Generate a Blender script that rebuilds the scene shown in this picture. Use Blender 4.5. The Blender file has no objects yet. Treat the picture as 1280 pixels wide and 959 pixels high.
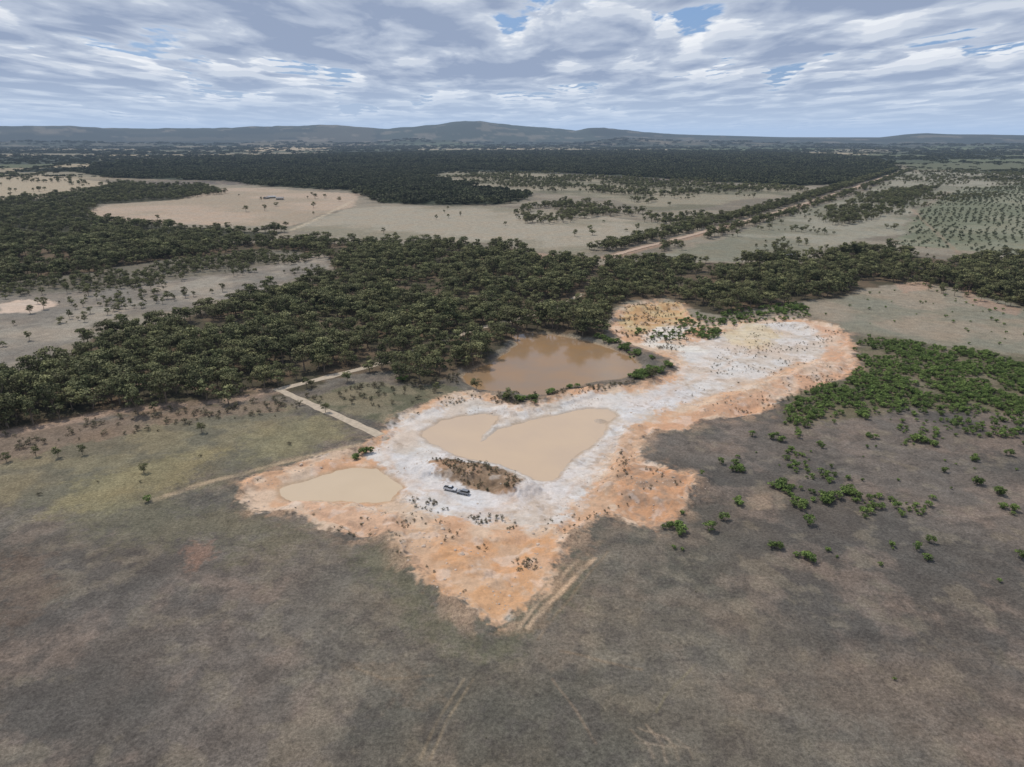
import bpy, math, random, bmesh
import numpy as np
from mathutils import Vector
rng = np.random.default_rng(7); random.seed(7)
scene = bpy.context.scene
F=880.0; CH=120.0; PITCH=math.atan((479.5-172)/F)
cp,sp=math.cos(PITCH),math.sin(PITCH)
# ---------- survey: photo bearings -> ground coordinates (metres) ----------
def G(px,py,z=0.0):
    dx=(px-640)/F; dy=(479.5-py)/F
    vx=dx; vy=cp+dy*sp; vz=-sp+dy*cp
    if vz>-0.0025: vz=-0.0025
    t=(CH-z)/-vz
    return (vx*t,vy*t)
def GP(l,z=0.0): return np.array([G(a,b,z) for a,b in l])
def elev(px,py):
    dx=(px-640)/F; dy=(479.5-py)/F
    vx=dx; vy=cp+dy*sp; vz=-sp+dy*cp
    return math.atan2(vx,vy), vz/math.hypot(vx,vy)
def lin(c):
    c=np.array(c,float)/255.
    return np.where(c<=0.04045,c/12.92,((c+0.055)/1.055)**2.4)
# ---------- noise ----------
def _h(ix,iy,s):
    n=(ix*374761393+iy*668265263+s*974634777)&0xffffffff
    n=((n^(n>>13))*1274126177)&0xffffffff
    n=((n^(n>>16))*2246822519)&0xffffffff
    return ((n^(n>>15))&0xffffff)/float(0xffffff)
def vn(x,y,s=0):
    fx=np.floor(x);fy=np.floor(y);ix=fx.astype(np.int64);iy=fy.astype(np.int64)
    u=x-fx;v=y-fy;u=u*u*(3-2*u);v=v*v*(3-2*v)
    a=_h(ix,iy,s);b=_h(ix+1,iy,s);c=_h(ix,iy+1,s);d=_h(ix+1,iy+1,s)
    return (a*(1-u)+b*u)*(1-v)+(c*(1-u)+d*u)*v
def fbm(x,y,sc,o=4,s=0):
    t=0;a=1;n=0;x=x/sc;y=y/sc
    for i in range(o):
        t=t+a*vn(x,y,s+i*17);n+=a;a*=.55
        x,y=x*1.7+y*1.1+3.1,y*1.7-x*1.1+7.7
    return t/n
def ss(a,b,x):
    t=np.clip((x-a)/(b-a),0,1);return t*t*(3-2*t)
def pdist(P,x,y,closed):
    d=np.full(x.shape,1e18);ins=np.zeros(x.shape,bool);n=len(P)
    for i in range(n if closed else n-1):
        ax,ay=P[i];bx,by=P[(i+1)%n];ex,ey=bx-ax,by-ay
        L=ex*ex+ey*ey+1e-9
        t=np.clip(((x-ax)*ex+(y-ay)*ey)/L,0,1)
        d=np.minimum(d,(x-ax-t*ex)**2+(y-ay-t*ey)**2)
        if closed and by!=ay:
            c=((ay>y)!=(by>y))&(x<(bx-ax)*(y-ay)/(by-ay)+ax)
            ins^=c
    d=np.sqrt(d)
    return np.where(ins,d,-d) if closed else d
def sdf(P,x,y,margin=30):
    out=np.full(x.shape,-1e6)
    m=(x>P[:,0].min()-margin)&(x<P[:,0].max()+margin)&(y>P[:,1].min()-margin)&(y<P[:,1].max()+margin)
    if m.any(): out[m]=pdist(P,x[m],y[m],True)
    return out
def ldist(P,x,y,margin=30):
    out=np.full(x.shape,1e6)
    m=(x>P[:,0].min()-margin)&(x<P[:,0].max()+margin)&(y>P[:,1].min()-margin)&(y<P[:,1].max()+margin)
    if m.any(): out[m]=pdist(P,x[m],y[m],False)
    return out
# ---------- plan ----------
PIT=GP([(302,615),(312,600),(345,588),(385,575),(425,566),(450,560),(472,547),(484,534),(505,518),(540,503),(575,492),(600,490),(625,502),(650,510),(680,502),(700,494),(735,486),(770,483),(800,482),(830,472),(848,460),(835,448),(800,435),(775,425),(760,410),(765,395),(790,380),(820,375),(850,378),(860,395),(880,405),(930,402),(975,395),(1010,400),(1045,408),(1062,420),(1055,440),(1072,455),(1050,475),(1010,482),(975,500),(950,518),(920,522),(880,525),(855,540),(815,538),(800,555),(800,575),(830,585),(860,597),(865,615),(845,640),(820,660),(790,655),(760,640),(735,655),(715,680),(692,712),(668,738),(642,758),(625,781),(595,768),(560,750),(535,728),(502,704),(506,684),(482,668),(450,674),(410,658),(380,648),(350,638),(320,642),(303,632)],-.5)
WHITE=GP([(478,548),(500,528),(545,508),(600,500),(650,515),(740,492),(800,492),(845,475),(858,455),(850,440),(870,425),(930,408),(985,402),(1035,412),(1045,430),(1020,448),(985,460),(940,475),(900,490),(860,505),(820,520),(790,530),(770,560),(750,600),(735,622),(715,645),(695,662),(655,668),(640,655),(590,652),(540,640),(505,628),(490,600),(475,580),(460,570)],-1.2)
WL=-1.9
PA=GP([(577,470),(590,462),(612,455),(632,442),(648,430),(640,420),(660,416),(700,420),(735,427),(765,437),(790,447),(800,458),(790,468),(770,475),(735,478),(705,486),(680,494),(655,494),(640,488),(625,490),(600,487),(585,480)],WL)
PBl=[(530,541),(550,526),(580,520),(605,517),(622,521),(612,536),(601,546),(598,553),(606,550),(624,537),(640,532),(665,525),(700,518),(735,511),(760,512),(770,520),(757,530),(752,545),(735,560),(715,572),(702,588),(690,601),(668,600),(650,590),(625,580),(600,576),(575,570),(555,562),(535,553),(528,546)]
PB=GP(PBl,WL);PBW=GP([q for q in PBl if q not in [(612,536),(601,546),(598,553),(606,550),(624,537)]],WL)
PC=GP([(348,612),(370,605),(410,592),(440,585),(470,585),(490,598),(502,610),(490,625),(470,630),(440,628),(400,625),(365,626),(350,620)],WL)
RIDGES=[([(375,632),(430,641),(478,653)],6,2.4),([(500,662),(530,690),(560,722),(600,748)],9,2.2),([(790,603),(822,612),(848,612)],13,4.2),
 ([(1050,452),(1000,470),(950,495),(890,513)],8,2.6),([(548,582),(585,589),(620,597),(648,606)],6.5,3.4),
 ([(700,668),(675,700),(650,720)],6,2.),([(575,497),(610,508),(650,514),(700,500),(740,490)],5,1.5),([(310,608),(350,594),(420,572)],5,1.5),
 ([(560,652),(620,668),(680,664)],4,1.4),([(800,385),(840,382)],8,3.),([(940,408),(1000,405),(1045,420)],7,2.),([(510,520),(545,507)],4,1.3),([(790,535),(778,560),(775,590)],4,1.6),
 ([(520,650),(560,680),(600,710)],5,1.4),([(622,522),(606,543),(599,552)],1.5,.6),([(900,500),(960,480),(1010,460)],4,1.1)]
RIDGES=[(GP(a,-.5),w,h) for a,w,h in RIDGES]
SKY=[(-400,158),(-200,155),(0,157),(30,156),(60,158),(130,161),(200,160),(270,161),(340,159),(400,157),(440,159),(480,161),(510,158),(550,155),(572,152),(600,151),(640,157),(680,160),(720,164),(735,161),(755,160),(790,164.5),(850,168),(920,170),(980,171.6),(1100,171.8),(1130,168.5),(1160,166.8),(1200,168),(1230,168),(1280,169),(1500,166)]
sk=[elev(a,b) for a,b in SKY]; ska=np.array([s[0] for s in sk]); ske=np.array([s[1] for s in sk])
RH=16000.
mx0,mx1=PIT[:,0].min()-60,PIT[:,0].max()+60; my0,my1=PIT[:,1].min()-60,PIT[:,1].max()+60
def pitwarp(X,Y):
    return X+(fbm(X,Y,9,5,21)-.5)*10, Y+(fbm(X,Y,9,5,22)-.5)*10
def height(x,y):
    x=np.asarray(x,float);y=np.asarray(y,float)
    r=np.hypot(x,y)
    h=(fbm(x,y,90,3,5)-.5)*1.6+(fbm(x,y,9,2,6)-.5)*.25*(r<900)
    m=(x>mx0)&(x<mx1)&(y>my0)&(y<my1)
    if m.any():
        X,Y=x[m],y[m];H=h[m]
        wx,wy=pitwarp(X,Y)
        s=sdf(PIT,wx,wy)
        fl=-1.4+(fbm(X,Y,9,3,9)-.5)*.7
        k=ss(-.5,3.5,s)
        H=H*(1-k)*ss(-1,25,np.abs(s))+fl*k
        gul=np.abs(fbm(X,Y,5.0,3,33)-.5)*2
        edge=np.exp(-((s-3)/5.)**2)
        H=H+edge*(fbm(X,Y,4.5,2,34)-.45)*.9
        for P,w,hh in RIDGES:
            d=ldist(P,wx,wy,w*4)
            H=H+hh*np.exp(-(d/w)**4*.8)*(.75+.4*fbm(X,Y,7,2,40))*(0.8+.35*gul)
        px=X+(fbm(X,Y,6,3,51)-.5)*3; py=Y+(fbm(X,Y,6,3,52)-.5)*3
        for P in (PA,PB,PC):
            s=sdf(P,px,py)
            k=ss(-6,0,s)
            H=H*(1-k)+(WL+np.clip(-s*.16,-1.5,1))*k
        isl=G(748,526,WL); d=np.hypot(X-isl[0],(Y-isl[1]))
        H=H+1.6*np.exp(-(d/3.0)**2)
        h[m]=H
    f=r>6000
    if f.any():
        R=r[f];T=np.arctan2(x[f],y[f])
        e=np.interp(T,ska,ske)
        a=(CH+e*RH)*ss(-.004,.0002,e)
        a=np.maximum(a+((fbm(x[f],y[f],1100,4,61)-.5)*90+(fbm(x[f],y[f],350,3,62)-.5)*35)*ss(.000,.01,e),0)
        n2=fbm(x[f],y[f],2200,3,63)
        b=np.exp(-((R-RH)/1900.)**2)
        c=np.exp(-((R-11500)/1000.)**2)*np.clip(n2-.42,0,1)*1.3
        h[f]=h[f]+np.maximum(a*b,a*c*.9)*(np.abs(T)<1.2)
    return h
# ---------- ground mesh ----------
rs=[0,15,30,45,60,75,85]
while rs[-1]<80000:
    r=rs[-1]; rs.append(r+max(.3,min(.75*r*r/(CH*F),.012*r)))
rs=np.array(rs)
th=np.concatenate([np.linspace(-math.radians(43),math.radians(43),1120),np.linspace(math.radians(43),math.radians(317),80)[1:-1]])
nt=len(th);nr=len(rs)
R,T=np.meshgrid(rs[1:],th,indexing='ij')
X=(R*np.sin(T)).ravel();Y=(R*np.cos(T)).ravel()
X=np.concatenate([[0.],X]);Y=np.concatenate([[0.],Y])
Z=height(X,Y)
N=len(X)
C=np.zeros((N,3)); CL=np.zeros(N)
rr=np.hypot(X,Y)
def mixc(col,m): C[:]=C*(1-m[:,None])+np.asarray(col)[None,:]*m[:,None]
n50=fbm(X,Y,55,5,101);n15=fbm(X,Y,14,5,102);n200=fbm(X,Y,240,3,103);n4=fbm(X,Y,3.5,4,104)
C[:]=lin((107,100,92))  # grass base for the near ground, cloud shade darkening put into the colour
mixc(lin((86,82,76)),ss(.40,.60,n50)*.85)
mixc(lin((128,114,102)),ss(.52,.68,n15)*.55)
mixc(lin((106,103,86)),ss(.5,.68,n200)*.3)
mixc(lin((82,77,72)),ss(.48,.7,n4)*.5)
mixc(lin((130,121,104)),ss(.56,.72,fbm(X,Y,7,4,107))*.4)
far=ss(2200,2900,rr)
def cells(x,y):
    fx=(x*math.cos(.35)+y*math.sin(.35))+(fbm(x,y,1500,3,111)-.5)*900
    fy=(-x*math.sin(.35)+y*math.cos(.35))+(fbm(x,y,1500,3,112)-.5)*900
    ci=np.floor(fx/900).astype(np.int64);cj=np.floor(fy/520).astype(np.int64)
    return fx,fy,_h(ci,cj,5),_h(ci,cj,9)
_,_,hc,hd=cells(X,Y)
pal=np.array([lin((60,66,54)),lin((56,62,50)),lin((74,79,60)),lin((142,131,108)),lin((94,99,74)),lin((120,114,96)),lin((62,68,54))])
FC=pal[(hc*6.99).astype(int)]*(0.85+.3*hd[:,None])
C[:]=C*(1-far[:,None])+FC*far[:,None]
def paint(pts,col,soft=3,warp=6,ws=25,strength=1.,clay=None,z=0,var=None):
    P=GP(pts,z) if isinstance(pts,list) else pts
    mg=warp*1.5+soft*2+10
    m=(X>P[:,0].min()-mg)&(X<P[:,0].max()+mg)&(Y>P[:,1].min()-mg)&(Y<P[:,1].max()+mg)
    if not m.any(): return
    x=X[m];y=Y[m]
    x2=x+(fbm(x,y,ws,4,71)-.5)*2*warp;y2=y+(fbm(x,y,ws,4,72)-.5)*2*warp
    s=sdf(P,x2,y2,mg)+(fbm(x,y,max(1.6,ws*.14),3,75)-.5)*(soft*2+warp*.5)
    k=ss(-soft,soft,s)*strength
    c=np.broadcast_to(lin(col),(len(x),3)).copy()
    if var is not None:
        v=ss(.42,.62,fbm(x,y,var[1],4,73))[:,None];c=c*(1-v)+lin(var[0])[None]*v
    C[m]=C[m]*(1-k[:,None])+c*k[:,None]
    if clay is not None: CL[m]=CL[m]*(1-k)+clay*k
def stroke(pts,col,w,strength=1.,soft=1.,warp=.8,clay=None,z=0):
    P=GP(pts,z) if isinstance(pts,list) else pts
    mg=w+soft+warp+5
    m=(X>P[:,0].min()-mg)&(X<P[:,0].max()+mg)&(Y>P[:,1].min()-mg)&(Y<P[:,1].max()+mg)
    if not m.any(): return
    x=X[m];y=Y[m]
    x2=x+(fbm(x,y,8,3,81)-.5)*2*warp;y2=y+(fbm(x,y,8,3,82)-.5)*2*warp
    k=(1-ss(w/2-soft,w/2+soft,ldist(P,x2,y2,mg)))*strength
    k*= .45+.55*ss(.35,.6,fbm(x,y,4,3,83))
    C[m]=C[m]*(1-k[:,None])+lin(col)[None]*k[:,None]
    if clay is not None: CL[m]=np.maximum(CL[m],clay*k)
W1=[(-60,292),(100,292),(300,304),(420,304),(480,306),(560,310),(640,312),(700,325),(735,332),(850,328),(1000,332),(1080,312),(1180,325),(1340,330),(1340,400),(1280,382),(1210,366),(1150,350),(1085,360),(1060,372),(1000,378),(960,385),(900,394),(868,388),(835,372),(790,375),(765,398),(745,422),(700,416),(650,412),(640,428),(612,450),(590,458),(545,480),(505,478),(500,465),(440,468),(400,482),(340,498),(300,500),(200,512),(130,520),(60,530),(-60,560),(-60,478),(0,480),(60,465),(130,420),(240,393),(340,368),(420,342),(405,318),(340,312),(200,326),(60,348),(-60,360)]
W2=[(80,213),(200,201),(330,196),(600,190),(900,190),(1000,193),(1090,199),(1125,213),(1060,230),(1010,232),(900,228),(760,219),(650,213),(560,213),(530,222),(600,236),(660,244),(640,255),(560,257),(480,254),(440,238),(330,233),(285,226),(150,223)]
W3=[(-60,256),(100,241),(150,230),(250,232),(282,242),(220,250),(120,256),(105,272),(200,283),(360,291),(300,302),(100,292),(-60,290)]
W4=[(640,266),(700,254),(800,264),(900,272),(870,287),(760,270),(690,280),(655,280)]
W6=[(1030,264),(1100,243),(1170,235),(1160,246),(1080,280),(1040,285)]
W7=[(0,212),(60,208),(90,214),(40,222),(-40,224)]
W8=[(740,238),(840,240),(930,235),(925,239),(830,246),(760,244)]
paint([(-60,235),(400,230),(1340,225),(1340,385),(-60,480)],(118,111,97),40,30,80,1,var=((136,128,112),120))
paint(W2,(56,62,46),20,15,100);paint(W3,(66,66,50),6,12,60)
paint([(-60,480),(0,462),(60,447),(120,402),(240,383),(340,362),(430,332),(400,310),(340,305),(200,320),(50,343),(-60,352)],(122,116,106),5,10,40,1,var=((146,138,124),50))
paint([(-60,352),(50,343),(200,320),(340,305),(410,312),(300,340),(150,360),(-60,375)],(96,92,77),5,12,30,.7)
paint([(105,268),(130,256),(220,250),(285,235),(330,235),(450,243),(440,258),(390,272),(360,284),(200,280),(130,274)],(166,149,130),5,10,60,1,var=((152,139,120),160))
paint([(360,287),(430,262),(480,258),(620,258),(660,263),(760,271),(850,281),(840,291),(760,302),(735,318),(700,320),(640,306),(500,300),(420,296)],(152,144,127),5,8,60,1,var=((132,126,108),130))
paint([(-60,226),(60,218),(100,224),(140,229),(100,240),(40,250),(-60,254)],(158,146,124),10,12,60)
paint([(530,222),(570,214),(650,215),(760,221),(830,229),(900,231),(1000,233),(1010,241),(930,250),(870,262),(820,264),(770,250),(720,245),(660,241),(600,235)],(138,131,112),8,14,80,1,var=((110,107,89),130))
paint([(820,322),(900,300),(1000,264),(1080,241),(1130,215),(1340,218),(1340,235),(1180,240),(1140,262),(1130,292),(1080,297),(1000,322),(900,328)],(142,138,122),6,10,60,1,var=((122,120,103),110))
paint([(1120,305),(1150,262),(1200,236),(1340,226),(1340,325)],(126,126,106),6,12,60,1,var=((110,113,92),90))
paint([(1010,388),(1085,360),(1150,350),(1210,368),(1340,395),(1340,450),(1200,436),(1060,412)],(126,123,107),5,7,30,1,var=((142,132,115),45))
paint(W1,(100,87,70),3,8,30,1,var=((76,71,56),16))
paint([(305,190),(320,183),(400,180),(470,179),(465,184),(380,187)],(166,151,124),60,90,400)
paint([(470,184),(480,179),(700,178),(760,181),(600,185)],(100,112,80),60,90,400)
paint([(100,200),(240,193),(330,192),(200,203)],(114,107,86),40,40,300,.7)
paint([(1150,185),(1340,182),(1340,186),(1160,189)],(108,116,82),60,60,400)
paint([(1130,205),(1340,200),(1340,214),(1140,212)],(94,97,75),20,20,200)
paint([(820,186),(1000,183),(1060,187),(900,190)],(80,88,62),60,60,400)
hm=ss(8000,12000,rr)*.9
hn=fbm(X,Y,700,4,121)
C[:]=C*(1-hm[:,None])+(lin((44,50,42))[None]*(.7+.6*hn[:,None]))*hm[:,None]
mixc(lin((122,112,96)),ss(6500,8000,rr)*ss(.60,.69,fbm(X,Y,420,4,122))*.45)
# foreground patches
paint([(-60,640),(-60,580),(60,565),(200,520),(330,505),(420,520),(440,548),(360,575),(240,605),(120,640)],(126,118,92),6,12,18,.75,var=((106,102,84),12))
paint([(60,640),(110,600),(200,570),(290,560),(240,595),(150,640)],(142,132,96),5,9,9,.5)
paint([(300,540),(400,520),(440,545),(380,570),(310,580)],(138,130,98),5,8,9,.45)
paint([(-60,590),(-60,548),(130,524),(340,500),(360,510),(200,530),(80,560)],(124,108,92),3,6,14,.8)
paint([(100,650),(180,615),(320,640),(400,670),(300,690),(160,680)],(108,104,84),8,12,14,.6)
paint([(370,500),(450,478),(500,482),(560,482),(575,490),(520,508),(480,530),(420,515)],(121,114,93),2,4,12,.9,var=((96,95,75),9))
paint([(470,660),(500,690),(510,720),(560,770),(620,800),(640,760),(720,690),(700,760),(620,830),(540,790),(440,700)],(94,94,72),5,8,12,.5)
paint([(225,705),(240,680),(262,678),(262,698),(245,712)],(140,112,95),2,4,4,.6)
paint([(650,790),(690,740),(735,695),(740,700),(700,745),(670,790)],(140,120,98),1,3,5,.5)
paint([(430,830),(520,840),(560,880),(470,870)],(122,107,90),3,6,10,.4)
paint([(0,700),(80,690),(60,760),(0,780)],(112,96,82),5,9,12,.45)
paint([(1000,850),(1200,800),(1300,900),(1100,959)],(114,103,91),8,12,14,.4)
paint([(930,618),(950,615),(968,625),(965,637),(945,635)],(150,132,112),2,4,5,.6)
paint([(1180,470),(1230,475),(1250,500),(1200,490)],(145,130,106),2,5,8,.5)
paint([(0,380),(20,374),(60,374),(72,380),(50,390),(0,392)],(190,172,154),2,4,15,1,clay=.7)
paint([(1120,355),(1160,352),(1165,360),(1130,366)],(165,140,120),2,4,10,.8)
paint([(1195,352),(1210,352),(1218,372),(1280,385),(1270,395),(1210,378)],(155,130,112),2,4,10,.7)
paint([(640,315),(690,318),(735,322),(730,328),(680,326)],(160,136,116),2,4,15,.7)
paint([(1065,420),(1120,420),(1180,432),(1340,450),(1340,520),(1200,515),(1140,510),(1060,520),(985,530),(970,515),(1000,485),(1060,475),(1075,455)],(94,92,67),4,8,12,.7,var=((118,109,87),12))
for q_ in [(790,915,815,950),(808,905,830,955),(826,918,846,952),(845,925,865,950),(795,930,862,938),(800,912,835,925)]:
    stroke([(q_[0],q_[1]),((q_[0]+q_[2])/2+5,(q_[1]+q_[3])/2),(q_[2],q_[3])],(156,140,120),.6,.5,.4,1)
m=(X>mx0)&(X<mx1)&(Y>my0)&(Y<my1);x=X[m];y=Y[m];wx,wy=pitwarp(x,y);sP=sdf(PIT,wx,wy)
k=ss(-10,1,sP)*ss(.46,.62,fbm(x,y,6,4,131))*.6
C[m]=C[m]*(1-k[:,None])+lin((172,144,118))[None]*k[:,None]
# quarry
paint(PIT,(200,162,130),1.6,4.5,9,1,clay=1,var=((203,180,156),10))
paint(GP([(480,655),(520,665),(640,680),(700,672),(680,715),(640,760),(620,775),(560,745),(510,700)],-.5),(202,156,114),2.5,5,9,.88,clay=1,var=((196,164,134),9))
paint(WHITE,(205,200,193),3,6,10,1,clay=1,var=((195,183,169),9))
paint(GP([(560,560),(540,575),(480,560),(500,600),(560,640),(640,638),(710,618),(750,560),(800,520),(880,490),(850,480),(780,500),(770,540),(700,600),(650,615),(600,605)],-1.2),(212,210,209),5,7,11,.65,clay=1,var=((201,198,196),8))
paint(GP([(770,400),(790,382),(830,376),(852,380),(858,398),(830,408),(790,418)],-.5),(186,150,106),2.5,5,8,.9,clay=1,var=((194,172,130),8))
paint(GP([(900,415),(940,405),(980,415),(950,435),(915,430)],-.8),(202,184,146),4,6,7,.7,clay=1)
paint(GP([(820,408),(870,406),(850,420),(820,428),(870,432),(890,440),(850,438),(800,430)],-1),(216,210,198),2,4,6,.9,clay=1)
paint(GP([(1000,400),(1055,412),(1068,440),(1072,458),(1045,475),(980,496),(900,515),(905,505),(980,475),(1030,450),(1035,430)],-.5),(198,158,128),3,6,7,.88,clay=1,var=((204,179,156),8))
paint(GP([(855,520),(900,505),(950,500),(940,518),(880,524),(850,538),(820,536)],-.5),(190,150,120),2,4,6,.8,clay=1)
paint(GP([(770,590),(800,580),(855,596),(864,618),(845,642),(815,657),(780,642),(758,625)],0),(194,148,112),2,5,7,.95,clay=1,var=((166,136,112),6))
paint(GP([(775,545),(800,540),(800,575),(775,600),(755,640),(740,630),(765,590)],-.6),(196,158,126),2,4,5,.75,clay=1)
paint(GP([(372,628),(430,634),(490,648),(520,660),(500,672),(450,668),(390,648)],0),(202,164,134),2,4,5,.85,clay=1)
paint(GP([(537,575),(560,573),(600,581),(640,592),(655,605),(645,613),(615,611),(580,602),(548,590)],.5),(134,112,90),1.2,2.5,5,1,clay=.8,var=((166,136,110),5))
for s_ in [([(560,652),(600,640),(640,625)],3),([(780,560),(770,600),(740,640)],3),([(860,505),(930,480),(1000,455)],4),([(870,520),(930,500),(1000,478)],3),([(620,668),(640,690),(625,740)],4),([(640,668),(700,655),(740,625)],3),([(500,640),(560,668),(620,690)],3),([(520,600),(560,625),(640,640)],2),([(690,640),(740,590),(770,540)],2.5),([(480,560),(500,600),(520,620)],2),([(820,500),(880,470),(960,430)],3)]:
    stroke(GP(s_[0],-1.2),(186,158,132),s_[1],.5,1.8,4)
m=(X>mx0)&(X<mx1)&(Y>my0)&(Y<my1);x=X[m];y=Y[m]
inn=ss(-1,1,sP);db=ss(.56,.68,fbm(x,y,2.6,4,141))*ss(.46,.6,fbm(x,y,16,3,142))*inn*.42
C[m]=C[m]*(1-db[:,None])+lin((146,128,110))[None]*db[:,None]
db=ss(.55,.7,fbm(x,y,1.6,3,143))*inn*.16
C[m]=C[m]*(1-db[:,None])+lin((160,142,124))[None]*db[:,None]
db=ss(.6,.72,fbm(x,y,5.,3,144))*inn*.28
C[m]=C[m]*(1-db[:,None])+lin((218,210,200))[None]*db[:,None]
for P in (PA,PB,PC):
    s=sdf(P,x+(fbm(x,y,6,3,51)-.5)*3,y+(fbm(x,y,6,3,52)-.5)*3)
    k=ss(-2.6,-.3,s)*.6
    C[m]=C[m]*(1-k[:,None])+lin((166,142,114))[None]*k[:,None]
stroke([(190,626),(250,606),(340,582),(400,568),(450,556)],(170,152,126),3.0,.7,1,1.5)
stroke([(742,698),(700,740),(660,785)],(190,164,136),1.4,.85,.6,.8)
stroke([(722,700),(690,735),(648,786)],(176,152,126),1.0,.8,.5,.8)
stroke([(706,705),(678,735),(640,775)],(150,130,106),.7,.6,.5,.8)
stroke([(760,690),(716,742),(672,800)],(136,118,96),.6,.5,.45,.8)
for a_ in ([(580,850),(545,905),(525,950)],[(592,850),(557,905),(537,950)]): stroke(a_,(138,125,104),.6,.65,.35,.3)
stroke([(700,815),(760,830),(800,838)],(138,120,98),.8,.55,.5,.6)
stroke([(445,835),(480,850),(540,845)],(138,120,98),.7,.55,.5,.6)
stroke([(870,830),(832,870),(820,890)],(132,124,98),.5,.5,.35,.3)
stroke([(690,850),(720,890),(745,930)],(130,114,96),.6,.5,.35,.3)
stroke([(100,384),(200,373),(300,366),(420,342)],(168,156,140),3,.7,1.5,2)
stroke([(-30,497),(60,490),(190,478),(290,487),(345,487)],(168,144,122),5,.8,2,2)
stroke([(-60,555),(60,530),(140,514),(220,507),(300,499),(350,488)],(164,142,124),8,.8,3,3)
stroke([(365,288),(400,272),(440,252)],(188,174,150),7,.8,3,3)
stroke([(130,262),(220,272),(330,290)],(178,163,140),5,.5,3,3)
stroke([(760,322),(775,318),(850,299),(960,270),(1060,238),(1128,214)],(154,128,108),20,.9,5,3)
stroke([(1140,262),(1180,300),(1210,330)],(150,128,108),5,.5,2,3)

verts=np.stack([X,Y,Z],1)
def gi(i,j): return 1+(i)*nt+(j%nt)
I,J=np.meshgrid(np.arange(nr-2),np.arange(nt),indexing='ij')
I=I.ravel();J=J.ravel()
quads=np.stack([gi(I,J),gi(I+1,J),gi(I+1,J+1),gi(I,J+1)],1)[:,::-1]
tris=np.stack([np.zeros(nt,int),1+np.arange(nt),1+(np.arange(nt)+1)%nt],1)[:,::-1]
me=bpy.data.meshes.new("ground")
nl=len(quads)*4+len(tris)*3
me.vertices.add(N);me.vertices.foreach_set("co",verts.ravel())
me.loops.add(nl);me.loops.foreach_set("vertex_index",np.concatenate([quads.ravel(),tris.ravel()]).astype(np.int32))
me.polygons.add(len(quads)+len(tris))
st=np.concatenate([np.arange(len(quads))*4,len(quads)*4+np.arange(len(tris))*3]).astype(np.int32)
me.polygons.foreach_set("loop_start",st)
me.update(calc_edges=True)
me.polygons.foreach_set("use_smooth",np.ones(len(quads)+len(tris),bool))
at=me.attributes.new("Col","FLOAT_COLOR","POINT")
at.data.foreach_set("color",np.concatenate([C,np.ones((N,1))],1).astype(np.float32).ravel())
at=me.attributes.new("clay","FLOAT","POINT");at.data.foreach_set("value",CL.astype(np.float32))
# ---------- materials ----------
def mat(name):
    m=bpy.data.materials.new(name);m.use_nodes=True;nt_=m.node_tree
    b=nt_.nodes["Principled BSDF"];return m,nt_,b
def nd(t,ty,**k):
    n=t.nodes.new(ty)
    for a,b in k.items(): setattr(n,a,b)
    return n
def math_(t,op,a,b=None,c=None,clamp=False):
    n=nd(t,"ShaderNodeMath",operation=op,use_clamp=clamp)
    for i,v in enumerate((a,b,c)):
        if v is None: continue
        if isinstance(v,(int,float)): n.inputs[i].default_value=v
        else: t.links.new(v,n.inputs[i])
    return n.outputs[0]
def noise_(t,vec,scale,detail=3,rough=.55,dist=0):
    n=nd(t,"ShaderNodeTexNoise");n.inputs["Scale"].default_value=scale;n.inputs["Detail"].default_value=detail;n.inputs["Roughness"].default_value=rough;n.inputs["Distortion"].default_value=dist
    t.links.new(vec,n.inputs["Vector"]);return n.outputs["Fac"]
def mr(t,v,a,b,c,d):
    n=nd(t,"ShaderNodeMapRange");
    for i,x in enumerate((a,b,c,d)): n.inputs[i+1].default_value=x
    t.links.new(v,n.inputs[0]);return n.outputs[0]
def mixrgb(t,f,a,b,bt='MIX'):
    n=nd(t,"ShaderNodeMix",data_type='RGBA',blend_type=bt)
    for s,v in ((n.inputs[0],f),(n.inputs[6],a),(n.inputs[7],b)):
        if isinstance(v,(int,float)): s.default_value=v
        elif isinstance(v,(tuple,list,np.ndarray)): s.default_value=(*v[:3],1)
        else: t.links.new(v,s)
    return n.outputs[2]
gm,t,b=mat("ground_mat")
geo=nd(t,"ShaderNodeNewGeometry").outputs["Position"]
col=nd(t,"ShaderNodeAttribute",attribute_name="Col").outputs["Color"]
clay=nd(t,"ShaderNodeAttribute",attribute_name="clay").outputs["Fac"]
nA=noise_(t,geo,1.1,4,.65);nB=noise_(t,geo,.16,4,.6);nC=noise_(t,geo,.035,3,.5);nD=noise_(t,geo,3.2,2,.6)
g=math_(t,'MULTIPLY',mr(t,nA,.3,.7,.64,1.36),mr(t,nB,.3,.7,.82,1.18))
g=math_(t,'MULTIPLY',g,mr(t,nD,.3,.7,.76,1.24))
c1=math_(t,'MULTIPLY',mr(t,nA,.3,.7,.88,1.09),mr(t,nB,.3,.7,.87,1.1))
c1=math_(t,'MULTIPLY',c1,mr(t,nD,.3,.7,.93,1.06))
f=nd(t,"ShaderNodeMix");t.links.new(clay,f.inputs[0]);t.links.new(g,f.inputs[2]);t.links.new(c1,f.inputs[3])
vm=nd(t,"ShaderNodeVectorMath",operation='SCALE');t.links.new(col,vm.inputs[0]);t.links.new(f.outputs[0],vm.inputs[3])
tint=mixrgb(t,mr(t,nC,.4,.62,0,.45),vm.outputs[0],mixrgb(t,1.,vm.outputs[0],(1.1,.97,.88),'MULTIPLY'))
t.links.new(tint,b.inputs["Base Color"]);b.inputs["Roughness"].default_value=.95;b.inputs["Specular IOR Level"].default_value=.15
bp=nd(t,"ShaderNodeBump");t.links.new(mr(t,clay,0,1,.7,.38),bp.inputs["Strength"]);bp.inputs["Distance"].default_value=.4
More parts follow.
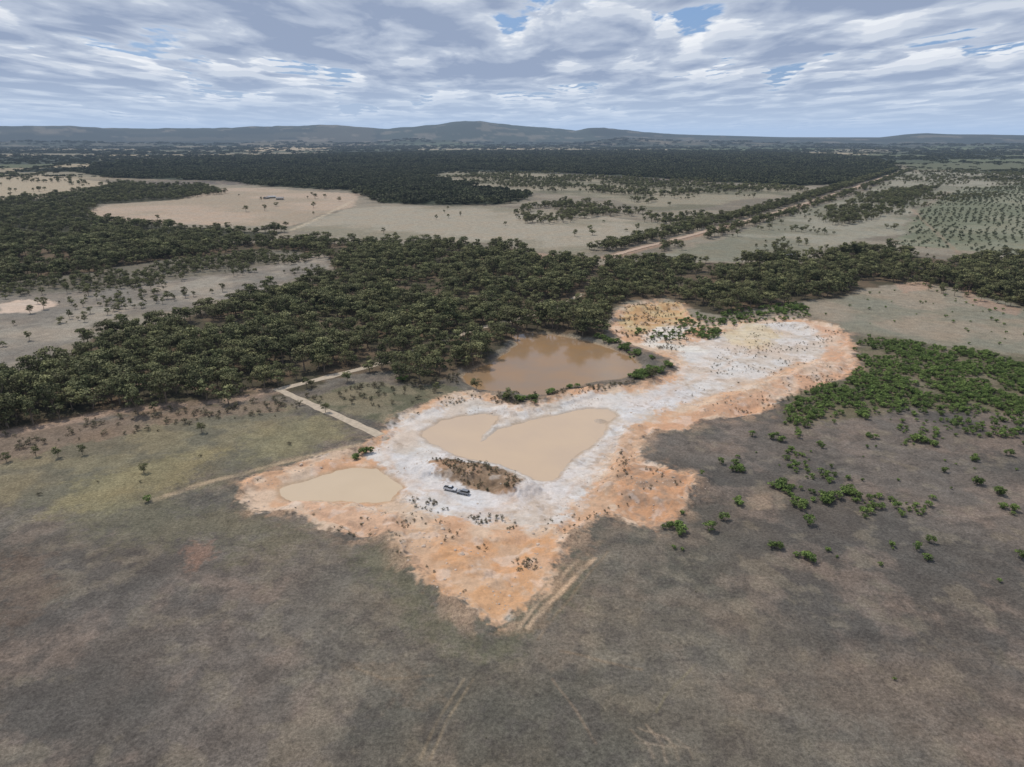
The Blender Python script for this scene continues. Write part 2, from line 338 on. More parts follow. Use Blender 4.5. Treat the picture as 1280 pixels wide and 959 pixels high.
hsum=math_(t,'ADD',nA,math_(t,'MULTIPLY',nB,3.));t.links.new(hsum,bp.inputs["Height"]);t.links.new(bp.outputs[0],b.inputs["Normal"])
me.materials.append(gm)
go=bpy.data.objects.new("ground",me);scene.collection.objects.link(go)
def water(name,P,c1,c2,rough):
    m,t,b=mat(name+"_mat")
    geo=nd(t,"ShaderNodeNewGeometry").outputs["Position"]
    n=noise_(t,geo,.045,4,.5)
    t.links.new(mixrgb(t,mr(t,n,.35,.65,0,1),lin(c1),lin(c2)),b.inputs["Base Color"])
    b.inputs["Roughness"].default_value=rough;b.inputs["IOR"].default_value=1.33
    bp=nd(t,"ShaderNodeBump");bp.inputs["Strength"].default_value=.15;bp.inputs["Distance"].default_value=.05
    t.links.new(noise_(t,geo,1.2,2),bp.inputs["Height"]);t.links.new(bp.outputs[0],b.inputs["Normal"])
    n_=len(P);Q=[]
    ar=sum(P[i][0]*P[(i+1)%n_][1]-P[(i+1)%n_][0]*P[i][1] for i in range(n_))
    sg=1 if ar>0 else -1
    for i in range(n_):
        e=P[(i+1)%n_]-P[i-1];e=e/np.linalg.norm(e);Q.append(P[i]+sg*np.array([e[1],-e[0]])*3.0)
    bm=bmesh.new();vs=[bm.verts.new((q[0],q[1],WL)) for q in Q]
    fc=bm.faces.new(vs);bmesh.ops.triangulate(bm,faces=[fc])
    bmesh.ops.recalc_face_normals(bm,faces=bm.faces[:])
    for f_ in bm.faces:
        if f_.normal.z<0: f_.normal_flip()
    me=bpy.data.meshes.new(name);bm.to_mesh(me);me.materials.append(m)
    o=bpy.data.objects.new(name,me);scene.collection.objects.link(o)
water("pond",PA,(154,122,86),(144,120,94),.1)
water("pond",PBW,(200,175,146),(195,171,145),.25)
water("pond",PC,(202,180,150),(198,176,146),.25)
def dirt(name,c):
    m,t,b=mat(name);geo=nd(t,"ShaderNodeNewGeometry").outputs["Position"]
    n=noise_(t,geo,.5,4,.6)
    l=lin(c);t.links.new(mixrgb(t,mr(t,n,.3,.7,0,1),l*.75,l*1.1),b.inputs["Base Color"]);b.inputs["Roughness"].default_value=.95
    return m
rm=dirt("dirt_road_mat",(184,168,146));rm2=dirt("far_road_mat",(182,158,136))
def strip(name,pts,w,lift,rm):
    P=GP(pts);out=[]
    for i in range(len(P)-1):
        L=np.linalg.norm(P[i+1]-P[i]);k=max(2,int(L/3))
        for j in range(k): out.append(P[i]+(P[i+1]-P[i])*j/k)
    out.append(P[-1]);out=np.array(out)
    for _ in range(30): out[1:-1]=(out[:-2]+out[1:-1]*2+out[2:])/4
    d=np.gradient(out,axis=0);d/=np.linalg.norm(d,axis=1)[:,None];nrm=np.stack([-d[:,1],d[:,0]],1)
    V=[];cols=5
    for k in range(cols):
        o=(k/(cols-1)-.5)*w
        jit=(fbm(out[:,0],out[:,1],6,2,90+k)-.5)*(1.8 if k in(0,cols-1) else 0)
        V.append(out+nrm*(o+jit)[:,None])
    V=np.array(V)
    z=height(V[...,0].ravel(),V[...,1].ravel()).reshape(V.shape[:2])+lift
    n=len(out);vv=[(V[k,i,0],V[k,i,1],z[k,i]) for i in range(n) for k in range(cols)]
    fs=[(i*cols+k,i*cols+k+1,(i+1)*cols+k+1,(i+1)*cols+k) for i in range(n-1) for k in range(cols-1)]
    me=bpy.data.meshes.new(name);me.from_pydata(vv,[],fs);me.materials.append(rm)
    o=bpy.data.objects.new(name,me);scene.collection.objects.link(o)
MAIN=[(350,487),(400,474),(445,463),(500,447),(555,425),(605,408),(650,399),(700,384),(728,368),(745,345),(760,325),(775,317),(850,298),(960,269),(1060,237.5),(1128,213.5)]
strip("dirt_road",MAIN[:9],5.2,.08,rm);strip("dirt_road",MAIN[10:],8,.35,rm2)
strip("dirt_road",[(345,486),(370,497),(400,510),(440,527),(480,547)],4.4,.1,rm)
# ---------- vegetation ----------
def leafmat(name,c1,c2,c3,lo=.5,hi=1.4):
    m,t,b=mat(name)
    r=nd(t,"ShaderNodeObjectInfo").outputs["Random"]
    a=nd(t,"ShaderNodeAttribute",attribute_name="shade").outputs["Fac"]
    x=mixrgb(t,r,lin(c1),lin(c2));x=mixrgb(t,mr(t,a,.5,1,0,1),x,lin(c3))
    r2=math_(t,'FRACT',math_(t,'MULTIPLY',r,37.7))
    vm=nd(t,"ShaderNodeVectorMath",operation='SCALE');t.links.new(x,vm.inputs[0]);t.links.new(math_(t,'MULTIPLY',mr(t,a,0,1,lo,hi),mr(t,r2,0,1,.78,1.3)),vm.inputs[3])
    t.links.new(vm.outputs[0],b.inputs["Base Color"]);b.inputs["Roughness"].default_value=.75;b.inputs["Specular IOR Level"].default_value=.25
    return m
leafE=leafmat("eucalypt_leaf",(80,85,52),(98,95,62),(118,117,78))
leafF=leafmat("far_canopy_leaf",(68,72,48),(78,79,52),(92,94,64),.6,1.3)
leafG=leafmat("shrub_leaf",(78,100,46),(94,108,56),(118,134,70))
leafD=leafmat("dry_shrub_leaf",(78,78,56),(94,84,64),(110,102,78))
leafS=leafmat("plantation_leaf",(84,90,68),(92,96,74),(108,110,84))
bark,t,b=mat("bark");b.inputs["Base Color"].default_value=(*lin((122,108,92)),1);b.inputs["Roughness"].default_value=.9
def tube(V,Fc,p0,p1,r0,r1,n=6):
    p0=np.array(p0);p1=np.array(p1);d=p1-p0;d=d/np.linalg.norm(d)
    a=np.cross(d,[.3,.9,.1]);a/=np.linalg.norm(a);c=np.cross(d,a);s=len(V)
    for p,r in((p0,r0),(p1,r1)):
        for i in range(n):
            an=2*math.pi*i/n;V.append(tuple(p+r*(math.cos(an)*a+math.sin(an)*c)))
    for i in range(n): Fc.append((s+i,s+(i+1)%n,s+n+(i+1)%n,s+n+i))
def plant(name,H,W,nclump,nleaf,lsize,leaf,trunk=True,seed=0,flat=.6,base=.35,crad=.2):
    q=np.random.default_rng(seed);V=[];Fc=[]
    cl=[]
    for i in range(nclump):
        an=q.uniform(0,2*math.pi);u=math.sqrt(q.uniform(0,1))*.8
        zz=q.uniform(base,.93)
        env=math.sin(math.pi*min(1,max(.12,(zz-base*.55)/(1.06-base*.55)))**.8)**.6
        cl.append((math.cos(an)*u*W/2*env*1.15,math.sin(an)*u*W/2*env*1.15,zz*H,q.uniform(.75,1.3)*crad*W))
    if trunk:
        lean=q.normal(0,.04,2)*H
        fork=(lean[0],lean[1],H*q.uniform(.25,.38));tube(V,Fc,(0,0,-.5),fork,.03*H,.02*H,7)
        nb=4;br=[]
        for i in range(nb):
            an=2*math.pi*(i+q.uniform(-.3,.3))/nb
            e=(fork[0]+math.cos(an)*W*.2,fork[1]+math.sin(an)*W*.2,H*q.uniform(.5,.62));br.append(e);tube(V,Fc,fork,e,.016*H,.01*H,5)
        for c in cl:
            e=min(br,key=lambda e:(e[0]-c[0])**2+(e[1]-c[1])**2+(e[2]-c[2])**2);tube(V,Fc,e,c[:3],.008*H,.003*H,4)
    else:
        for c in cl[:10]: tube(V,Fc,(0,0,-.2),c[:3],.02*H,.006*H,4)
    nb_=len(Fc);V=np.array(V);
    LV=[];sh=[]
    for c in cl:
        cs=q.uniform(.2,.8);n=int(nleaf*q.uniform(.7,1.3))
        d=q.normal(size=(n,3));d/=np.linalg.norm(d,axis=1)[:,None];d[:,2]=np.where(d[:,2]<-.3,-d[:,2],d[:,2])
        rad=c[3]*q.uniform(.55,1.1,n)
        p=np.array(c[:3])+d*rad[:,None]*np.array([1,1,flat])
        nn=d+q.normal(0,.45,(n,3))+np.array([0,0,.25]);nn/=np.linalg.norm(nn,axis=1)[:,None]
        a=np.cross(nn,q.normal(size=(n,3)));a/=np.linalg.norm(a,axis=1)[:,None];bb=np.cross(nn,a)
        s=lsize*q.uniform(.6,1.3,n)[:,None]
        LV.append(np.stack([p-a*s*.8,p-bb*s*.5,p+a*s*.8,p+bb*s*.5],1).reshape(-1,3))
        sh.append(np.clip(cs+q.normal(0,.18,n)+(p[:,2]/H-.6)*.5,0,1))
    LV=np.concatenate(LV);sh=np.concatenate(sh)
    s=len(V);F2=(np.arange(len(LV)).reshape(-1,4)+s).tolist()
    me=bpy.data.meshes.new(name);me.from_pydata(np.concatenate([V,LV]).tolist(),[],Fc+F2)
    me.materials.append(bark);me.materials.append(leaf)
    mi=np.zeros(len(Fc)+len(F2),np.int32);mi[nb_:]=1;me.polygons.foreach_set("material_index",mi)
    at=me.attributes.new("shade","FLOAT","FACE");at.data.foreach_set("value",np.concatenate([np.zeros(nb_),sh]).astype(np.float32))
    return me
def coll(name,meshes):
    c=bpy.data.collections.new(name)
    for m in meshes: c.objects.link(bpy.data.objects.new(m.name,m))
    return c
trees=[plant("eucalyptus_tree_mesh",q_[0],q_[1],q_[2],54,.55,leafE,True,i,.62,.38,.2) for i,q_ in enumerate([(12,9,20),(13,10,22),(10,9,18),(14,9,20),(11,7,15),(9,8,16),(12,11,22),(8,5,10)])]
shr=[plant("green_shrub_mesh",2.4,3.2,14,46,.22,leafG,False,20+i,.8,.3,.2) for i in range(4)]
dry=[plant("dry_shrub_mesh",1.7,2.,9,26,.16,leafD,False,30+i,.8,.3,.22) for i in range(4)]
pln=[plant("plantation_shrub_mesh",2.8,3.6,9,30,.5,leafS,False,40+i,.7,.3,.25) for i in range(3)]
def patch(seed):
    q=np.random.default_rng(seed);LV=[];sh=[]
    for i in range(22):
        a=q.uniform(0,6.28);u=math.sqrt(q.uniform())*17;cx,cy=math.cos(a)*u,math.sin(a)*u;hh=q.uniform(6,12);w=q.uniform(2.6,5);cs=q.uniform(.1,.9)
        n=44;d=q.normal(size=(n,3));d/=np.linalg.norm(d,axis=1)[:,None];d[:,2]=np.abs(d[:,2])*1.0-.25
        p=np.array([cx,cy,hh-3])+d*np.array([w,w,3.2])*q.uniform(.75,1.05,n)[:,None]
        nn=d+q.normal(0,.4,(n,3));nn/=np.linalg.norm(nn,axis=1)[:,None]
        A=np.cross(nn,q.normal(size=(n,3)));A/=np.linalg.norm(A,axis=1)[:,None];B=np.cross(nn,A);s=q.uniform(.9,1.8,n)[:,None]
        LV.append(np.stack([p-A*s,p-B*s*.7,p+A*s,p+B*s*.7],1).reshape(-1,3));sh.append(np.clip(cs+q.normal(0,.15,n),0,1))
    LV=np.concatenate(LV);sh=np.concatenate(sh)
    me=bpy.data.meshes.new("forest_canopy_mesh");me.from_pydata(LV.tolist(),[],np.arange(len(LV)).reshape(-1,4).tolist());me.materials.append(leafF)
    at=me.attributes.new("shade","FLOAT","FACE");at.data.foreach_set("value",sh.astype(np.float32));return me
def stonemat(c,nm):
    m,t,b=mat(nm);r=nd(t,"ShaderNodeObjectInfo").outputs["Random"];geo=nd(t,"ShaderNodeNewGeometry").outputs["Position"]
    x=mixrgb(t,r,lin(c)*.7,lin(c)*1.3);t.links.new(mixrgb(t,mr(t,noise_(t,geo,2.5,3),.3,.7,0,.5),x,lin((208,196,182))),b.inputs["Base Color"]);b.inputs["Roughness"].default_value=.95;return m
smat=stonemat((180,158,138),"rubble_stone")
def stone(seed):
    q=random.Random(seed);bm=bmesh.new();bmesh.ops.create_icosphere(bm,subdivisions=2,radius=.5)
    for v in bm.verts:
        v.co*=q.uniform(.78,1.18);v.co.z*=.65
    me=bpy.data.meshes.new("stone_mesh");bm.to_mesh(me);bm.free();me.materials.append(smat);return me
cT=coll("tree_kinds",trees);cG=coll("green_shrub_kinds",shr);cD=coll("dry_shrub_kinds",dry);cP=coll("plantation_kinds",pln);cF=coll("canopy_kinds",[patch(50+i) for i in range(5)]);cS=coll("stone_kinds",[stone(i) for i in range(6)])
def scatter(name,c,P,S,sink=.05):
    P=np.asarray(P);S=np.asarray(S)
    n=len(P)
    if n==0: return
    z=height(P[:,0],P[:,1])-sink
    me=bpy.data.meshes.new(name);me.vertices.add(n);me.vertices.foreach_set("co",np.stack([P[:,0],P[:,1],z],1).ravel())
    k=len(c.objects)
    a=me.attributes.new("scl","FLOAT_VECTOR","POINT");a.data.foreach_set("vector",np.stack([S*rng.uniform(.85,1.2,n),S*rng.uniform(.85,1.2,n),S*rng.uniform(.8,1.15,n)],1).astype(np.float32).ravel())
    a=me.attributes.new("rot","FLOAT_VECTOR","POINT");a.data.foreach_set("vector",np.stack([np.zeros(n),np.zeros(n),rng.uniform(0,6.28,n)],1).astype(np.float32).ravel())
    a=me.attributes.new("vid","INT","POINT");a.data.foreach_set("value",rng.integers(0,k,n).astype(np.int32))
    o=bpy.data.objects.new(name,me);scene.collection.objects.link(o)
    g=bpy.data.node_groups.new(name+"_gn","GeometryNodeTree")
    g.interface.new_socket("Geometry",in_out='INPUT',socket_type='NodeSocketGeometry');g.interface.new_socket("Geometry",in_out='OUTPUT',socket_type='NodeSocketGeometry')
    i=g.nodes.new("NodeGroupInput");u=g.nodes.new("NodeGroupOutput");ip=g.nodes.new("GeometryNodeInstanceOnPoints");ci=g.nodes.new("GeometryNodeCollectionInfo")
    ci.inputs["Collection"].default_value=c;ci.inputs["Separate Children"].default_value=True;ci.inputs["Reset Children"].default_value=True
    ip.inputs["Pick Instance"].default_value=True
    def na(nm,ty):
        x=g.nodes.new("GeometryNodeInputNamedAttribute");x.data_type=ty;x.inputs["Name"].default_value=nm
        return [s for s in x.outputs if s.enabled and s.name=="Attribute"][0]
    g.links.new(i.outputs[0],ip.inputs["Points"]);g.links.new(ci.outputs[0],ip.inputs["Instance"])
    g.links.new(na("vid","INT"),ip.inputs["Instance Index"]);g.links.new(na("scl","FLOAT_VECTOR"),ip.inputs["Scale"]);g.links.new(na("rot","FLOAT_VECTOR"),ip.inputs["Rotation"])
    g.links.new(ip.outputs[0],u.inputs[0])
    md=o.modifiers.new("scatter","NODES");md.node_group=g
def grid_in(poly,sp_,warp=6,jit=.45,keep=1.,rmin=0,rmax=1e9,z=0,margin=0):
    P=GP(poly,z) if isinstance(poly,list) else poly
    xs=np.arange(P[:,0].min()-warp,P[:,0].max()+warp,sp_);ys=np.arange(P[:,1].min()-warp,P[:,1].max()+warp,sp_)
    x,y=np.meshgrid(xs,ys);x=x.ravel();y=y.ravel();r=np.hypot(x,y)
    k=(r>rmin)&(r<rmax)&(np.abs(np.arctan2(x,y))<.8);x=x[k];y=y[k]
    x=x+rng.uniform(-jit,jit,len(x))*sp_;y=y+rng.uniform(-jit,jit,len(y))*sp_
    s=sdf(P,x+(fbm(x,y,30,3,71)-.5)*2*warp,y+(fbm(x,y,30,3,72)-.5)*2*warp)
    k=(s>margin)&(rng.uniform(size=len(x))<keep)
    return np.stack([x[k],y[k]],1)
MP=GP(MAIN);M2=GP([(-60,555),(60,530),(140,514),(220,507),(300,499),(350,488)]);M3=GP([(345,486),(400,510),(478,545)])
def clear(P,rd=4.5):
    x,y=P[:,0],P[:,1]
    k=(ldist(MP,x,y,50)>np.where(y>700,10,rd))&(ldist(M2,x,y)>4)&(ldist(M3,x,y)>4)
    k&=(sdf(PIT,x,y)<-2)&(sdf(PA,x,y)<-2)
    return P[k]
def gapped(P,sc,th,seed=1,soft=0):
    n=fbm(P[:,0],P[:,1],sc,3,seed)
    if soft: n=n+rng.normal(0,soft,len(n))
    return P[n>th]
A=[];S=[]
p=clear(grid_in(W1,7.4,10,.5));p=gapped(p,38,.39,201,.06)
sz=.58+.72*fbm(p[:,0],p[:,1],35,2,207)+rng.normal(0,.17,len(p))
A.append(p);S.append(np.clip(sz,.35,1.35))
for W,spc,gp in ((W3,10.5,.36),(W4,11,.4),(W6,11,.42),(W7,20,.4),(W8,13,.42)):
    p=grid_in(W,spc,14,.5,rmax=3000);p=gapped(p,60,gp,203,.05);A.append(p);S.append(rng.uniform(.55,1.15,len(p)))
rp=GP([(775,317),(850,298),(960,269),(1060,237.5),(1128,213.5)])
av=[]
for i in range(len(rp)-1):
    L=np.linalg.norm(rp[i+1]-rp[i]);d=(rp[i+1]-rp[i])/L;n_=np.array([-d[1],d[0]])
    for tt in np.arange(0,L,5.):
        q=rp[i]+d*tt
        for s_,a_,b_,k_ in((1,12,40,3),(-1,20,34,1)):
            if fbm(np.array([q[0]]),np.array([q[1]]),70,2,77+s_)[0]>(.26 if s_>0 else .4):
                for _ in range(k_): av.append(q+n_*s_*rng.uniform(a_,b_))
A.append(np.array(av));S.append(rng.uniform(.6,1.1,len(av)))
def sparse(poly,spc,sc,th,lo,hi,seed,warp=5):
    p=grid_in(poly,spc,warp);p=gapped(clear(p),sc,th,seed,.05);A.append(p);S.append(rng.uniform(lo,hi,len(p)))
sparse([(-60,480),(120,400),(430,332),(400,310),(200,320),(-60,352)],9,60,.64,.25,.6,301)
sparse([(-60,352),(200,316),(400,306),(430,316),(300,345),(120,365),(-60,375)],6,40,.48,.25,.65,302)
sparse([(105,270),(330,235),(450,245),(360,287)],30,60,.74,.6,1,303)
sparse([(360,287),(480,257),(850,280),(735,318)],26,60,.72,.4,.9,304)
sparse([(530,222),(650,215),(1000,232),(1010,240),(870,262),(720,245)],13,110,.53,.5,1,305)
sparse([(820,322),(1000,262),(1130,215),(1340,218),(1340,235),(1140,262),(1130,292),(1000,322)],12,80,.6,.3,.8,306)
sparse([(-60,226),(60,218),(140,229),(40,250),(-60,254)],18,100,.62,.6,1,307)
sparse([(1130,215),(1340,212),(1340,226),(1130,230)],16,150,.5,.5,.9,308)
sparse([(1090,330),(1210,340),(1340,350),(1340,400),(1200,372),(1100,352)],9,40,.45,.3,.8,309)
A=np.concatenate(A);S=np.concatenate(S)
scatter("eucalyptus_woodland",cT,A,S)
A=[];S=[]
p=grid_in(W2,25,40,.5,rmax=3500);p=gapped(p,150,.34,210,.06);A.append(p);S.append(rng.uniform(.7,1.2,len(p)))
p=grid_in(W2,48,60,.5,rmin=3500,rmax=8000);A.append(p);S.append(rng.uniform(1.2,1.9,len(p)))
q=rng.uniform(size=(50000,2));rad=2600*(13000/2600.)**q[:,0];an=(q[:,1]-.5)*1.5
x=rad*np.sin(an);y=rad*np.cos(an)
fx,fy,hc,_=cells(x,y);pi=(hc*6.99).astype(int)
ex=np.abs((fx/900)%1-.5);ey=np.abs((fy/520)%1-.5)
dark=np.isin(pi,[0,1,6]);edge=((ey>.465)|(ex>.48))
k=(dark&(rng.uniform(size=len(x))<.4))|(edge&(rng.uniform(size=len(x))<.7))|(rng.uniform(size=len(x))<.05)
P=np.stack([x[k],y[k]],1);A.append(P);S.append(np.hypot(P[:,0],P[:,1])/5200*rng.uniform(.4,1.1,len(P)))
scatter("distant_forest",cF,np.concatenate(A),np.concatenate(S))
p0=np.array(G(1150,306));p1=np.array(G(1215,238));d=(p1-p0)/np.linalg.norm(p1-p0);n_=np.array([d[1],-d[0]])
PL=GP([(1120,308),(1150,265),(1195,238),(1340,226),(1340,330)])
u,v=np.meshgrid(np.arange(-200,1500,5.),np.arange(-400,1400,9.5));q=p0+u.ravel()[:,None]*d+v.ravel()[:,None]*n_+rng.normal(0,1.5,(u.size,2))
q=q+n_*((fbm(q[:,0],q[:,1],160,2,12)-.5)*24)[:,None]
k=(sdf(PL,q[:,0],q[:,1])>0)&(rng.uniform(size=len(q))<.6)&(fbm(q[:,0],q[:,1],60,3,9)+rng.normal(0,.07,len(q))>.43)
q=q[k];scatter("plantation_rows",cP,q,rng.uniform(.35,1.05,len(q)))
SHR=[(1068,420),(1120,421),(1180,432),(1340,452),(1340,525),(1200,515),(1140,510),(1060,518),(985,530),(972,515),(1005,485),(1060,477),(1078,455)]
p=grid_in(SHR,2.5,8,.5);p=gapped(p,13,.40,401,.04);p=clear(p);A=[p];S=[rng.uniform(.45,1.2,len(p))]
p=clear(grid_in([(960,520),(1340,505),(1340,560),(1000,560)],3.2,8,.5));p=gapped(p,14,.58,404,.04);A.append(p);S.append(rng.uniform(.3,1.0,len(p)))
p=clear(grid_in([(840,560),(980,525),(1340,510),(1340,700),(1160,700),(960,700),(840,690)],3,5,.5));p=gapped(p,22,.69,402,.03);A.append(p);S.append(rng.uniform(.3,1.0,len(p)))
p=clear(grid_in([(860,530),(1340,510),(1340,620),(880,600)],6,5,keep=.1));A.append(p);S.append(rng.uniform(.2,.7,len(p)))
p=clear(grid_in([(880,590),(1340,560),(1340,760),(900,720)],9,5,keep=.06));A.append(p);S.append(rng.uniform(.2,.5,len(p)))
def hand(lst,z=-.2):
    P=[];Q=[]
    for x_,y_,w in lst:
        g_=G(x_,y_,z);s_=w*math.hypot(g_[0],g_[1],CH)/F;k=max(1,int(s_/2.2))
        for _ in range(k*k if k>1 else 1):
            P.append((g_[0]+rng.normal(0,s_*.22 if k>1 else 0),g_[1]+rng.normal(0,s_*.22 if k>1 else 0)));Q.append(min(1.25,s_/3.2) if k==1 else rng.uniform(.55,1.2))
    return np.array(P),np.array(Q)
P,Q=hand([(985,612,34),(1030,624,32),(1055,616,22),(998,632,26),(972,688,22),(850,665,28),(925,588,22),(928,630,20),(1010,657,14),(1003,700,22),(1095,637,9),(1145,552,18),(1165,556,16),(1217,576,14),(1218,605,14),(1250,620,18),(1262,640,18),(1115,684,9),(1145,688,11),(1085,547,12),(1100,709,7),(1248,729,6),(888,664,14),(905,650,12),(940,545,10),(970,550,14),(1180,590,8),(1118,850,5),(1165,625,8),(1080,520,18),(1060,600,8),(1035,690,8),(900,580,10),(1275,700,12),(1260,570,9)])
A.append(P);S.append(Q)
P,Q=hand([(632,500,16),(650,503,20),(668,502,18),(690,495,16),(714,487,14),(765,430,18),(780,437,20),(795,444,20),(805,470,26),(820,466,26),(835,460,18),(797,474,22),(880,420,26),(895,415,22),(445,572,18),(455,566,16),(975,392,16),(950,396,14),(925,400,14),(900,404,14),(1000,388,18),(505,478,14),(185,630,10),(800,415,12),(750,425,14),(815,450,10)],-1)
A.append(P);S.append(Q)
p=grid_in([(1020,392),(1085,365),(1150,355),(1340,395),(1340,445),(1200,432),(1060,408)],7,4,keep=.13);A.append(p);S.append(rng.uniform(.3,.9,len(p)))
p=grid_in([(780,418),(870,395),(1000,378),(1010,396),(930,404),(870,412),(850,425)],4,3);p=gapped(p,12,.52,405,.05);A.append(p);S.append(rng.uniform(.5,1.2,len(p)))
scatter("green_shrubs",cG,np.concatenate(A),np.concatenate(S))
def offwater(p):
    k=np.ones(len(p),bool)
    for W in (PA,PB,PC): k&=sdf(W,p[:,0],p[:,1])<-1
    return p[k]
A=[];S=[]
def dr(poly,spc,sc,th,lo,hi,seed,z=-1):
    p=offwater(grid_in(poly,spc,2,.5,z=z));p=gapped(p,sc,th,seed,.06);A.append(p);S.append(rng.uniform(lo,hi,len(p)))
dr([(510,620),(545,624),(560,636),(545,642),(515,632)],1.3,4,.47,.2,.75,501)
dr([(578,642),(610,640),(645,655),(640,668),(600,660)],1.3,4,.46,.2,.75,514)
dr([(480,645),(540,650),(600,668),(620,690),(560,690),(500,665)],1.8,4,.56,.15,.6,516)
dr([(640,700),(668,695),(672,715),(645,720)],1.3,4,.46,.25,.7,503)
dr([(540,572),(600,578),(655,600),(640,613),(580,600)],1.4,5,.47,.2,.8,502,1)
dr([(640,575),(672,580),(668,592),(645,590)],1.6,3,.4,.25,.6,504,WL)
dr([(860,500),(900,440),(960,405),(1050,415),(1020,450),(940,480)],3,12,.55,.15,.65,505)
dr([(860,520),(950,495),(1060,450),(1070,465),(960,515)],2.6,8,.56,.2,.7,506)
dr([(600,498),(740,484),(800,480),(700,500),(640,512)],2,6,.46,.4,1.1,507)
dr([(770,590),(860,600),(840,650),(780,645)],2.4,6,.57,.2,.7,508)
dr([(500,515),(590,492),(600,500),(520,520)],2.2,6,.52,.2,.8,509)
dr([(310,600),(440,566),(470,560),(330,605)],2.2,6,.54,.2,.8,510)
dr([(370,640),(500,660),(520,700),(640,770),(620,778),(500,700),(380,650)],2.2,6,.6,.2,.6,511)
dr([(640,650),(720,640),(760,600),(790,550),(800,560),(770,640),(690,690)],2.2,6,.57,.2,.6,512)
dr([(760,410),(790,380),(860,380),(880,405),(850,440),(800,430)],2.6,7,.56,.3,1,513)
p=clear(grid_in([(-60,640),(-60,560),(340,505),(560,480),(470,540),(200,615)],9,4,keep=.06));A.append(p);S.append(rng.uniform(.4,1.3,len(p)))
p=clear(grid_in([(360,500),(500,470),(590,470),(600,485),(500,515)],4,4,keep=.22));A.append(p);S.append(rng.uniform(.5,1.6,len(p)))
p=clear(grid_in([(-60,520),(340,500),(500,478),(590,462),(590,475),(340,515),(-60,575)],3.4,4,keep=.35));A.append(p);S.append(rng.uniform(.5,1.7,len(p)))
p=clear(grid_in([(-100,700),(1400,560),(1500,1000),(-200,1000)],9,4,keep=.03));A.append(p);S.append(rng.uniform(.1,.3,len(p)))
scatter("dry_shrubs",cD,np.concatenate(A),np.concatenate(S))
A=[];S=[]
p=offwater(grid_in(PIT,1.3,2,.5));p=gapped(p,6,.66,601,.06);A.append(p);S.append(.2+rng.exponential(.16,len(p)))
for Pr,w,h_ in RIDGES:
    mn=Pr.min(0)-w;mxx=Pr.max(0)+w;n=int((mxx-mn).prod()*.15)
    q=rng.uniform(size=(n,2))*(mxx-mn)+mn;q=offwater(q[ldist(Pr,q[:,0],q[:,1],60)<w*.9]);q=gapped(q,4,.52,603,.05);A.append(q);S.append(.2+rng.exponential(.24,len(q)))
scatter("rubble",cS,np.concatenate(A),np.clip(np.concatenate(S),.2,1.5),0)
for x_,y_,h_ in [(637,500,8),(595,487,6),(252,540,4.5),(407,515,4.5),(72,572,4.5),(45,570,4),(8,577,4),(103,568,4),(180,590,4),(655,262,10),(545,490,5),(815,472,5.5),(1130,232,10),(434,478,7),(150,405,9)]:
    g_=G(x_,y_);m=random.choice(trees);o=bpy.data.objects.new("eucalyptus_tree",m);scene.collection.objects.link(o)
    s_=h_/12.;o.scale=(s_,s_,s_);o.rotation_euler[2]=random.uniform(0,6);o.location=(g_[0],g_[1],float(height(np.array([g_[0]]),np.array([g_[1]]))[0]))
# ---------- vehicles & buildings ----------
def pm(name,c,rough=.5,metal=0,spec=.5):
    m,t,b=mat(name);geo=nd(t,"ShaderNodeTexCoord").outputs["Object"]
    n=noise_(t,geo,3,3);c=np.array(c,float);t.links.new(mixrgb(t,mr(t,n,.35,.65,0,1),c*.88,c*1.05),b.inputs["Base Color"])
    b.inputs["Roughness"].default_value=rough;b.inputs["Metallic"].default_value=metal;return m
glass=pm("car_glass",(.02,.025,.03),.1);tyre=pm("tyre_rubber",(.02,.02,.02),.9);white=pm("white_paint",(.6,.6,.6),.35);grey=pm("grey_paint",(.22,.23,.25),.3);chrome=pm("wheel_rim",(.4,.4,.4),.35,.8)
def prof(name,pts,w,m,par,inset=0,bev=.05):
    bm=bmesh.new()
    vs=[bm.verts.new((x,-w/2,z)) for x,z in pts];f=bm.faces.new(vs)
    r=bmesh.ops.extrude_face_region(bm,geom=[f]);nv=[v for v in r['geom'] if isinstance(v,bmesh.types.BMVert)]
    bmesh.ops.translate(bm,vec=(0,w,0),verts=nv)
    if inset:
        zm=min(z for x,z in pts);zM=max(z for x,z in pts)
        for v in bm.verts: v.co.y*=1-inset*(v.co.z-zm)/(zM-zm)
    bmesh.ops.recalc_face_normals(bm,faces=bm.faces[:])
    if bev: bmesh.ops.bevel(bm,geom=bm.edges[:],offset=bev,segments=2,affect='EDGES',profile=.5)
    me=bpy.data.meshes.new(name);bm.to_mesh(me);bm.free();me.materials.append(m)
    o=bpy.data.objects.new(name,me);scene.collection.objects.link(o);o.parent=par;return o
def wheel(par,x,y):
    for nm,r,d,m in (("tyre",.37,.24,tyre),("rim",.2,.26,chrome)):
        bm=bmesh.new();bmesh.ops.create_cone(bm,cap_ends=True,segments=20,radius1=r,radius2=r,depth=d)
        bmesh.ops.bevel(bm,geom=[e for e in bm.edges if abs(e.verts[0].co.z-e.verts[1].co.z)<.01],offset=.04,segments=2,affect='EDGES')
        me=bpy.data.meshes.new(nm);bm.to_mesh(me);me.materials.append(m);o=bpy.data.objects.new(nm,me);scene.collection.objects.link(o)
        o.rotation_euler=(math.pi/2,0,0);o.location=(x,y,.37);o.parent=par
def place(e,px,py,rot):
    g_=G(px,py,-1.4);e.location=(g_[0],g_[1],float(height(np.array([g_[0]]),np.array([g_[1]]))[0])+.06);e.rotation_euler[2]=rot
